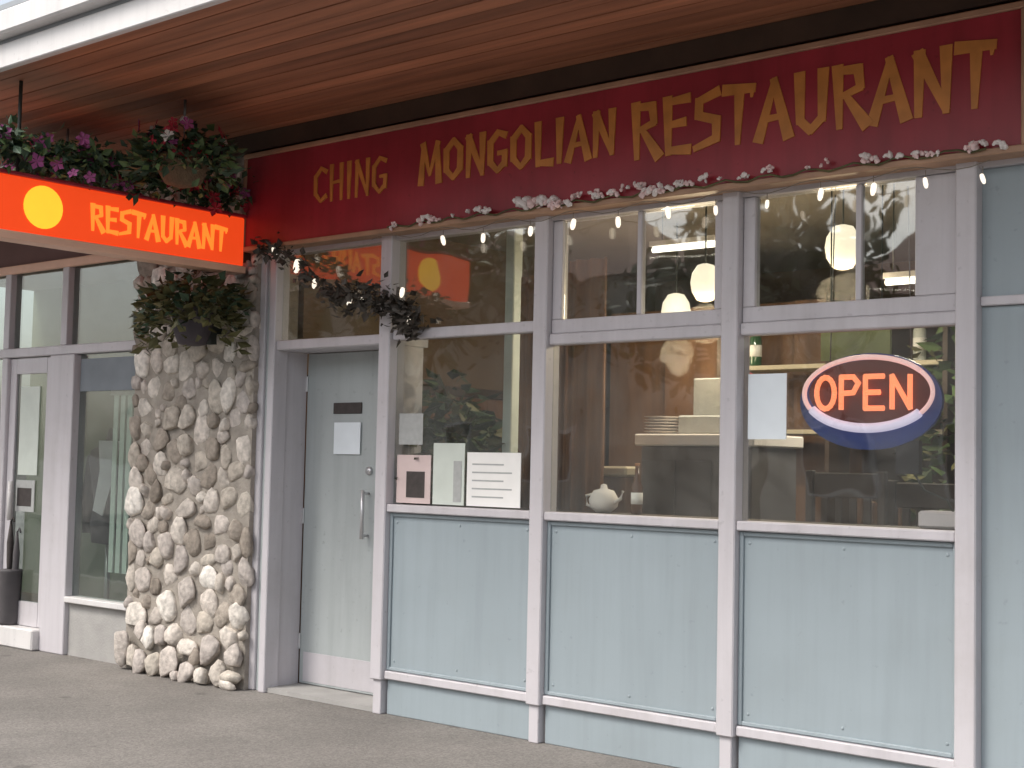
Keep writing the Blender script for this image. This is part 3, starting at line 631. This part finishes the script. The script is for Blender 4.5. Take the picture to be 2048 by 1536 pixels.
B(-9.3, -8.25, .95, 1.45, .021, .82, .01).build('carcass', 'shop_dark', cab); B(-9.32, -8.23, .93, 1.47, .822, .86, .006).build('top', 'dark_wood', cab)

# ================================================================ inside the restaurant
struct(B(-7.3, .8, 4.4, 4.5, 0, 3.2).build('inner_back_wall', 'inner_wall'))
struct(B(-7.4, -7.02, .32, 4.5, 0, 3.2).build('inner_side_wall', 'inner_wall'))
struct(B(.8, .9, .0, 4.5, 0, 3.2).build('inner_side_wall', 'inner_wall'))
struct(B(-7.3, .8, .13, 4.5, 3.1, 3.2).build('inner_ceiling', 'inner_ceiling'))
struct(B(-7.01, .8, .31, 4.4, .002, .02).build('inner_floor', 'inner_floor'))
wn = thing('wall_panelling', (-6.99, 2.3, 0), 'dark timber wall panelling on the side wall behind the door', 'panelling')
for i in range(13): B(-7.018, -6.985+.006*(i % 2), .34+i*.3, .34+i*.3+.292, .021, 1.95, .006).build('board', 'brown_wood', wn)
B(-7.018, -6.955, .33, 4.3, 1.952, 2.02, .008).build('dado_rail', 'dark_wood', wn)
for (y_, z, w2, h2, m_, lb) in ((1.0, 1.52, .42, .55, 'cloth_cream', 'cream picture hanging on the timber panelling behind the door'), (1.9, 1.58, .55, .42, 'green_wall', 'green landscape picture hanging on the timber panelling')):
    t = thing('picture', (-6.97, y_, z), lb, 'picture')
    B(-6.976, -6.945, y_-w2/2, y_+w2/2, z-h2/2, z+h2/2, .006).build('frame', 'dark_wood', t); B(-6.944, -6.939, y_-w2/2+.05, y_+w2/2-.05, z-h2/2+.05, z+h2/2-.05).build('print', m_, t)
def curtain(x0, x1, y_, z0, z1, m, label, seed):
    r_ = random.Random(seed); mb = MB(); n_ = 40; vs = []; 
    for i in range(n_+1):
        t = i/n_; dy = .035*math.sin(t*(x1-x0)/.1*6.28)+.012*math.sin(t*37+seed)
        vs += [(x0+(x1-x0)*t, y_+dy, z0), (x0+(x1-x0)*t, y_+dy*.7, z1)]
    mb.add(vs, [(2*i, 2*i+2, 2*i+3, 2*i+1) for i in range(n_)], True)
    o = mb.build('curtain', m, loc=(x0, y_, z0)); md = o.modifiers.new('t', 'SOLIDIFY'); md.thickness = .004
    return tag(o, label, 'curtain')
curtain(-4.80, -4.52, .32, 1.0, 2.6, 'curtain', 'brown curtain drawn to one side behind the middle window', 1)
curtain(-5.22, -4.82, .40, 1.0, 2.55, 'curtain', 'brown curtain behind the window beside the door', 2)
curtain(-2.66, -2.44, .16, 2.22, 2.74, 'curtain_pale', 'short pale curtain at the end of the opening top light', 3)
pp = thing('timber_post', (-5.35, .5, 0), 'slim pale painted post inside the window beside the door', 'post')
B(-5.39, -5.32, .46, .54, .021, 3.09, .006).build('shaft', 'paper_green', pp); B(-5.42, -5.29, .43, .57, .0205, .12).build('plinth', 'paper_green', pp)
# counter and table seen through the middle window
ct = thing('serving_counter', (-4.3, 1.1, 0), 'dark serving counter with a white top inside the middle window', 'counter')
B(-4.66, -3.93, .85, 1.35, .021, 1.58, .006).build('cabinet', 'charcoal', ct); B(-4.69, -3.90, .82, 1.38, 1.582, 1.65, .008).build('counter_top', 'cloth', ct)
for x in (-4.53, -4.29, -4.05): B(x-.11, x+.11, .838, .849, .5, 1.5, .004).build('cabinet_door', 'charcoal', ct)
bxm = thing('till', (-4.3, 1.1, 1.65), 'grey till with a dark screen on the white counter top', 'till')
B(-4.48, -4.12, .95, 1.25, 1.651, 1.76, .01).build('body', 'print_grey', bxm); B(-4.46, -4.14, 1.08, 1.13, 1.761, 1.98, .006).build('screen_case', 'print_grey', bxm); B(-4.27, -4.17, 1.073, 1.079, 1.80, 1.93).build('screen', 'print_dark', bxm)
def table(x, y_, label, top, h=.76, s=.38):
    t = thing('table', (x, y_, 0), label, 'table')
    B(x-s, x+s, y_-s, y_+s, h-.03, h, .006).build('table_top', top, t)
    cl = MB(); cl.box(x-s-.006, x+s+.006, y_-s-.006, y_+s+.006, h-.22, h+.004, .004).build('cloth', top, t)
    for a in (-1, 1):
        for b in (-1, 1): B(x+a*(s-.05)-.022, x+a*(s-.05)+.022, y_+b*(s-.05)-.022, y_+b*(s-.05)+.022, .021, h-.222).build('leg', 'brown_wood', t)
def chair(x, y_, rz, label, m='brown_wood', hb=1.05):
    t = thing('chair', (x, y_, 0), label, 'chair', 'dining chairs inside the restaurant')
    o = ORG[t]; ORG[t] = Vector((0, 0, 0))
    B(-.22, .22, -.22, .22, .43, .48, .012).build('seat', 'charcoal', t)
    for a in (-1, 1):
        B(a*.19-.02, a*.19+.02, -.21, -.17, .021, .429).build('leg', m, t)
        B(a*.19-.02, a*.19+.02, .18, .22, .021, .429).build('leg', m, t)
        B(a*.19-.02, a*.19+.02, .185, .222, .481, hb, .005).build('back_post', m, t)
    B(-.168, .168, .19, .215, hb-.13, hb-.01, .006).build('back_rail', m, t)
    for k_ in range(4): B(-.13+k_*.075, -.095+k_*.075, .195, .21, .482, hb-.132).build('back_slat', m, t)
    ORG[t] = o; t.rotation_euler.z = rz
bo = thing('booth_seat', (-4.9, .75, 0), 'booth seat back with a cream top rail under the brown curtain', 'booth')
B(-5.15, -4.60, .62, .70, .021, 1.40, .006).build('back', 'brown_wood', bo); B(-5.17, -4.58, .59, .73, 1.402, 1.46, .012).build('top_rail', 'cloth_cream', bo)
for x in (-5.02, -4.875, -4.73): B(x-.055, x+.055, .605, .619, .5, 1.34, .006).build('back_panel', 'leaf_olive' if 0 else 'brown_wood', bo)
B(-5.15, -4.60, .701, 1.15, .021, .46, .012).build('seat', 'charcoal', bo)
chair(-5.0, 1.75, .2, 'dining chair standing behind the booth seat')
table(-3.05, 1.3, 'square white clothed table behind the open sign window', 'cloth')
table(-2.3, 2.6, 'square white clothed table deep inside the room', 'cloth')
chair(-3.15, .62, math.pi, 'high backed dining chair just inside the open sign window', 'dark_wood', 1.46)
chair(-2.72, .66, math.pi-.2, 'high backed dining chair beside the pale napkin stack', 'dark_wood', 1.42)
chair(-3.6, 1.35, -1.5, 'dining chair turned sideways at the white clothed table', 'brown_wood', 1.3)
np_ = thing('napkin_stack', (-2.55, .18, 1.21), 'small stack of pale lilac napkins on the ledge under the open sign', 'napkins')
B(-2.64, -2.44, .09, .24, 1.215, 1.29, .01).build('napkins', 'shirt', np_)
lg = thing('window_ledge', (-4.1, .15, 1.17), 'dark timber ledge running inside along the window sills', 'ledge')
B(-5.82, -2.41, .075, .27, 1.165, 1.213, .006).build('ledge_board', 'dark_wood', lg)
for x in (-5.7, -4.6, -3.6, -2.5): B(x-.02, x+.02, .09, .25, 1.0, 1.164).build('bracket', 'dark_wood', lg)
# panelled screen and pictures on the back wall
sc = thing('panelled_screen', (-5.6, 2.6, 0), 'tall brown panelled screen standing inside the restaurant', 'screen')
for i in range(5):
    x = -6.7+i*.52; B(x, x+.5, 2.55+.05*(i % 2), 2.59+.05*(i % 2), .021, 2.6, .006).build('panel', 'brown_wood', sc)
for (x, z, w2, h2, m_, lb) in ((-6.3, 1.9, .8, .6, 'green_poster', 'broad green picture in a dark frame on the back wall'), (-3.2, 2.15, .9, .62, 'green_poster', 'bright green picture hanging high on the back wall'),
                               (-1.6, 1.8, .7, .9, 'cloth_cream', 'upright cream picture in a dark frame on the back wall')):
    t = thing('picture', (x, 4.39, z), lb, 'picture')
    B(x-w2/2, x+w2/2, 4.36, 4.395, z-h2/2, z+h2/2, .006).build('frame', 'dark_wood', t); B(x-w2/2+.05, x+w2/2-.05, 4.352, 4.359, z-h2/2+.05, z+h2/2-.05).build('print', m_, t)
gp_ = thing('menu_board', (-3.24, .69, 2.02), 'yellow green menu board hanging above the open sign', 'menu board')
B(-3.43, -3.05, .68, .70, 2.02, 2.24).build('board', 'green_poster', gp_)
for x in (-3.38, -3.1): MB().tube([(x, .69, 2.24), (x, .69, 3.1)], .004, 5).build('cord', 'cable', gp_)
# lamps: lit paper lanterns and ceiling tubes
def lantern(x, y_, z, r, label, energy):
    t = thing('lantern', (x, y_, z), label, 'lantern', 'lit lanterns inside the restaurant')
    MB().lathe([(.02, -r*1.25), (r*.55, -r*1.15), (r*.9, -r*.6), (r, 0), (r*.9, r*.6), (r*.55, r*1.15), (.02, r*1.25)], (x, y_, z), 16).build('shade', 'lamp_shade', t)
    MB().tube([(x, y_, z+r*1.25), (x, y_, 3.099)], .005, 5).build('cord', 'cable', t)
    l = bpy.data.lights.new('lantern_light', 'POINT'); l.energy = energy; l.color = (1, .78, .5); l.shadow_soft_size = r*1.3
    lo = bpy.data.objects.new('lantern_light', l); COL.objects.link(lo); lo.parent = t; lo.location = (0, 0, -r*1.25-r*1.4)
lantern(-4.24, .85, 2.50, .085, 'lit oval lantern beside the opening top light of the middle window', 9)
lantern(-3.60, 1.25, 2.70, .10, 'pale lit lantern behind the top light above the open sign', 8)
lantern(-5.2, 2.0, 2.5, .10, 'lit lantern deeper inside behind the window beside the door', 10)
for (x, y_, zl, lb) in ((-4.62, 1.2, 2.78, 'bare lit tube lamp hung from the ceiling behind the middle window'), (-3.25, 1.35, 2.50, 'short lit tube lamp hung low behind the top light over the open sign')):
    hw = .22 if zl > 2.6 else .14
    t = thing('tube_lamp', (x, y_, zl), lb, 'lamp')
    B(x-hw-.01, x+hw+.01, y_-.03, y_+.03, zl+.02, zl+.05).build('batten', 'white_paint', t)
    MB().tube([(x-hw, y_, zl), (x+hw, y_, zl)], .017, 8).build('tube', 'tube_light', t)
    for d_ in (-hw*.7, hw*.7): MB().tube([(x+d_, y_, zl+.05), (x+d_, y_, 3.099)], .004, 5).build('cord', 'cable', t)
    l = bpy.data.lights.new('tube_lamp_light', 'AREA'); l.shape = 'RECTANGLE'; l.size = .55; l.size_y = .05; l.energy = 12; l.color = (1, .9, .74)
    lo = bpy.data.objects.new('tube_lamp_light', l); COL.objects.link(lo); lo.parent = t; lo.location = (0, 0, -.05)

def pot_plant(x, y_, h, label, seed, m1, m2, stand=0.0):
    t = thing('pot_plant', (x, y_, stand), label, 'plant')
    MB().lathe([(.10, .0), (.15, .26), (.165, .27), (.165, .31), (.13, .31)], (x, y_, stand+.021), 14).build('pot', 'pot', t)
    for k_ in range(5): MB().tube([(x, y_, stand+.3), (x+.10*math.cos(k_*1.26), y_+.1*math.sin(k_*1.26), stand+h*.8)], .008, 5).build('stem', 'leaf', t)
    put(leaf_mesh('f', 0, 420, (.28, .28, h*.75), .13, .1, seed), 'foliage', m1, t, (x, y_, stand+h*.72), True)
    put(leaf_mesh('f', 0, 220, (.30, .30, h*.8), .12, .1, seed+1), 'foliage', m2, t, (x, y_, stand+h*.74), True)
pot_plant(-6.45, 1.15, 1.7, 'tall leafy pot plant standing inside behind the entrance door', 71, 'leaf', 'leaf_dark')
pot_plant(-3.35, 2.3, 2.0, 'tall leafy pot plant deep inside behind the open sign', 75, 'leaf', 'leaf_olive')
pot_plant(-5.72, .40, 1.55, 'leafy pot plant just inside the window beside the door', 79, 'leaf_dark', 'leaf_olive')
def bottle(x, y_, z, m_, label, k=1.0):
    t = thing('bottle', (x, y_, z), label, 'bottle', 'bottles inside the restaurant')
    MB().lathe([(.034*k, .001), (.036*k, .02), (.036*k, .17*k), (.014*k, .22*k), (.013*k, .29*k)], (x, y_, z), 12).build('body', m_, t)
    MB().lathe([(.015*k, .29*k+.001), (.016*k, .31*k)], (x, y_, z), 10).build('cap', 'gold', t)
    MB().lathe([(.0365*k, .06*k), (.0365*k, .13*k)], (x, y_, z), 12).build('paper_label', 'paper', t)
mat('bottle_green', (0.03, 0.09, 0.04), 0.1, 0.1); mat('bottle_brown', (0.10, 0.035, 0.012), 0.1, 0.1); mat('bottle_clear', (0.55, 0.58, 0.55), 0.08, 0.05)
shf = thing('bottle_shelf', (-4.2, 2.35, 1.7), 'pair of pale shelves carrying bottles behind the white topped counter', 'shelf')
for z in (1.72, 2.14): B(-5.0, -3.4, 2.22, 2.46, z-.03, z, .004).build('shelf_board', 'cloth_cream', shf)
for x in (-5.0, -4.2, -3.43): B(x, x+.03, 2.20, 2.48, .021, 2.6).build('upright', 'dark_wood', shf)
for i in range(6):
    zz = 1.72 if i < 3 else 2.14; mm = ('bottle_green', 'bottle_brown', 'bottle_clear')[i % 3]
    bottle((-4.75, -3.95, -3.62)[i % 3]+random.uniform(-.03, .03), 2.33+random.uniform(-.04, .04), zz, mm, {'bottle_green': 'dark green', 'bottle_brown': 'brown', 'bottle_clear': 'clear pale'}[mm]+(' bottle on the lower shelf' if i < 3 else ' bottle on the upper shelf')+' behind the counter', random.uniform(.95, 1.25))
pls = thing('plate_stack', (-4.60, .98, 1.651), 'stack of white plates at the end of the counter top', 'plates')
for k_ in range(6): MB().lathe([(.06, 0), (.105, .012), (.11, .016), (.06, .010)], (-4.60+random.uniform(-.004, .004), .98, 1.652+k_*.017), 18).build('plate', 'cloth', pls)
vs_ = thing('vase', (-4.06, 1.0, 1.651), 'slim white vase with red blooms on the counter top', 'vase')
MB().lathe([(.03, 0), (.045, .05), (.04, .12), (.02, .17), (.026, .19)], (-4.06, 1.0, 1.652), 14).build('body', 'cloth', vs_)
put(leaf_mesh('f', 0, 60, (.08, .08, .14), .06, 0, 101), 'foliage', 'leaf', vs_, (-4.06, 1.0, 1.90), True); put(flowers_mesh(9, (.07, .07, .1), .035, 102), 'flowers', 'flower_red', vs_, (-4.06, 1.0, 1.93), True)
for (x, lb) in ((-4.42, 'white teapot on the dark window ledge under the middle window'),):
    tp = thing('teapot', (x, .17, 1.214), lb, 'teapot')
    MB().lathe([(.04, .001), (.075, .03), (.08, .07), (.055, .115), (.02, .125), (.016, .145), (.004, .15)], (x, .17, 1.214), 16).build('body', 'cloth', tp)
    MB().tube([(x+.06, .17, 1.26), (x+.11, .17, 1.29), (x+.125, .17, 1.33)], .012, 8, .008).build('spout', 'cloth', tp)
    MB().tube([(x-.06, .17, 1.31), (x-.115, .17, 1.30), (x-.11, .17, 1.25), (x-.07, .17, 1.24)], .008, 8).build('handle', 'cloth', tp)
for (x, y_, m_, lb) in ((-4.20, .16, 'bottle_brown', 'brown sauce bottle on the ledge beside the white teapot'),):
    bottle(x, y_, 1.214, m_, lb, .85)
# ---------------------------------------------------------------- things on the glass
a = tag(B(-5.80, -5.53, .007, .011, 1.222, 1.50).build('notice', 'paper_pink', loc=(-5.66, .03, 1.22)), 'pinkish notice with a dark square picture in the window beside the door', 'notice')
B(-5.72, -5.575, .0045, .0066, 1.255, 1.405).build('print', 'print_dark', a)
a = tag(B(-5.51, -5.27, .007, .011, 1.222, 1.57).build('notice', 'paper_green', loc=(-5.4, .03, 1.22)), 'tall pale green notice between two shorter notices beside the door', 'notice')
B(-5.35, -5.29, .0045, .0066, 1.24, 1.47).build('print', 'print_grey', a)
a = tag(B(-5.25, -4.86, .007, .011, 1.222, 1.52).build('notice', 'paper', loc=(-5.05, .03, 1.22)), 'wide white menu sheet in the window beside the door', 'menu')
for i in range(5): B(-5.21, -4.98+.06*(i % 2), .0055, .0066, 1.45-i*.045, 1.458-i*.045).build('print', 'print_grey', a)
a = tag(B(-5.79, -5.60, .0065, .0105, 1.56, 1.74).build('notice', 'print_grey', loc=(-5.7, .04, 1.56)), 'grey green card above the pinkish notice beside the door', 'card')
tag(B(-3.455, -3.25, .007, .011, 1.60, 1.91).build('notice', 'paper_cool', loc=(-3.35, .03, 1.6)), 'blank pale blue sheet taped to the glass beside the open sign', 'notice')

# OPEN neon sign
OX, OZ, OY, OA, OB_ = -2.885, 1.80, .10, .35, .205
ops = thing('open_sign', (OX, OY, OZ-OB_), 'oval neon sign reading open in red with a blue rim', 'sign')
def ell(a_, b_, n_=40, t0=0, t1=2*math.pi): return [(a_*math.cos(t0+(t1-t0)*i/n_), b_*math.sin(t0+(t1-t0)*i/n_)) for i in range(n_)]
MB().extr(ell(OA, OB_*1.08), (OX, OY+.03, OZ-.022), U, V, NN, .02).build('backing', 'blue_plastic', ops)
MB().extr(ell(OA*.86, OB_*.72), (OX, OY+.0095, OZ+.02), U, V, NN, .003).build('face', 'maroon_plastic', ops)
def arc(t0, t1, a_, b_, r, m_, name):
    MB().tube([(OX+a_*math.cos(t0+(t1-t0)*i/30), OY-.012, OZ+.015+b_*math.sin(t0+(t1-t0)*i/30)) for i in range(31)], r, 8, ref=(0, 1, 0)).build(name, m_, ops)
arc(R(35), R(205), OA*.90, OB_*.80, .012, 'neon_pink', 'tube')
arc(R(207), R(325), OA*.88, OB_*.78, .022, 'neon_white', 'tube')
arc(R(326), R(394), OA*.90, OB_*.80, .011, 'neon_pink', 'tube')
def neon(pts, x):
    mb = MB(); P = [Vector((OX+x+p[0], OY-.014, OZ-.055+p[1])) for p in pts]
    for p, q in zip(P, P[1:]):
        e = (q-p).normalized()*.006; mb.tube([p-e, q+e], .0125, 8, ref=(0, 1, 0))
    mb.build('letter', 'neon_red', ops)
h_ = .145
neon([(.05+.045*math.cos(i*.3307), h_/2+h_/2*math.sin(i*.3307)) for i in range(20)], -.255)
neon([(.0, 0), (.0, h_), (.06, h_), (.085, h_*.8), (.06, h_*.5), (.005, h_*.48)], -.125)
neon([(.085, 0), (.0, 0), (.0, h_*.5), (.065, h_*.5), (.0, h_*.5), (.0, h_), (.085, h_)], -.005)
neon([(.0, 0), (.0, h_), (.085, 0), (.085, h_)], .125)
for x in (-.2, .2): MB().tube([(OX+x, OY+.02, OZ+OB_*.8), (OX+x*.9, OY+.02, 2.75)], .003, 5).build('chain', 'chain', ops)
MB().tube([(OX+.2, OY+.03, 1.47), (OX+.26, OY+.03, 1.38), (OX+.36, OY+.04, 1.34), (OX+.42, OY+.05, 1.22)], .005, 6).build('cable', 'cable', ops)
bx_ = B(OX+.13, OX+.24, OY+.015, OY+.05, 1.45, 1.60).build('transformer', 'black_plastic', ops)

# ================================================================ across the road (seen in the glass)
def leaves_cloud(c, rad, n_, size, seed):
    r_ = np.random.default_rng(seed); mb = MB()
    cl = [(Vector(c)+Vector((r_.normal()*rad[0]*.5, r_.normal()*rad[1]*.5, r_.normal()*rad[2]*.45))) for _ in range(26)]
    for i in range(n_):
        p = cl[int(r_.integers(26))]+Vector(r_.normal(size=3))*rad[0]*.2
        d = Vector(r_.normal(size=3)).normalized(); e = d.cross(Vector(r_.normal(size=3))).normalized(); s_ = size*r_.uniform(.6, 1.3)
        mb.add([p-d*s_, p+e*s_*.5, p+d*s_, p-e*s_*.5], [(0, 1, 2, 3)])
    return mb
for (x, y_, s_, lb) in ((-12.0, -14.6, 1.0, 'leafy street tree across the road opposite the stone pier'), (-20.5, -15.0, 1.25, 'tall leafy street tree across the road beyond the neighbouring shop'), (-4.0, -14.8, .9, 'small leafy street tree across the road opposite the sign')):
    t = thing('street_tree', (x, y_, 0), lb, 'tree')
    MB().tube([(x, y_, -.01), (x+.05, y_, 1.6*s_), (x-.1, y_+.1, 3.2*s_)], .17*s_, 9, .09*s_).build('trunk', 'bark', t)
    for k_ in range(4):
        a = k_*1.6; MB().tube([(x-.05, y_, 2.4*s_), (x+1.1*s_*math.cos(a), y_+1.1*s_*math.sin(a), 4.2*s_)], .07*s_, 6, .03).build('limb', 'bark', t)
    leaves_cloud((x, y_, 4.6*s_), (2.1*s_, 2.1*s_, 1.6*s_), 3500, .16, int(abs(x))).build('crown', 'foliage', t)['kind'] = 'stuff'
for (x0, x1, h2, lb) in ((-34, -17, 5.5, 'long pale house across the road with a dark hipped roof'), (-14, -3, 4.6, 'low pale building across the road with square windows')):
    t = thing('house', ((x0+x1)/2, -20, 0), lb, 'house')
    B(x0, x1, -26, -18, -.01, h2).build('wall', 'house_wall', t)
    mb = MB(); mb.add([(x0-.4, -26.4, h2+.01), (x1+.4, -26.4, h2+.01), (x1+.4, -17.6, h2+.01), (x0-.4, -17.6, h2+.01), (x0+3, -22, h2+2.2), (x1-3, -22, h2+2.2)], [(3, 2, 5, 4), (2, 1, 5), (1, 0, 4, 5), (0, 3, 4), (0, 1, 2, 3)]); mb.build('roof', 'house_roof', t)
    x = x0+1.2
    while x < x1-1.5:
        fo = B(x, x+1.3, -18.0, -17.93, 1.0, 2.4).build('window', 'white_paint', t); B(x+.08, x+1.22, -17.93, -17.92, 1.08, 2.32).build('pane', 'print_dark', fo); x += 2.6
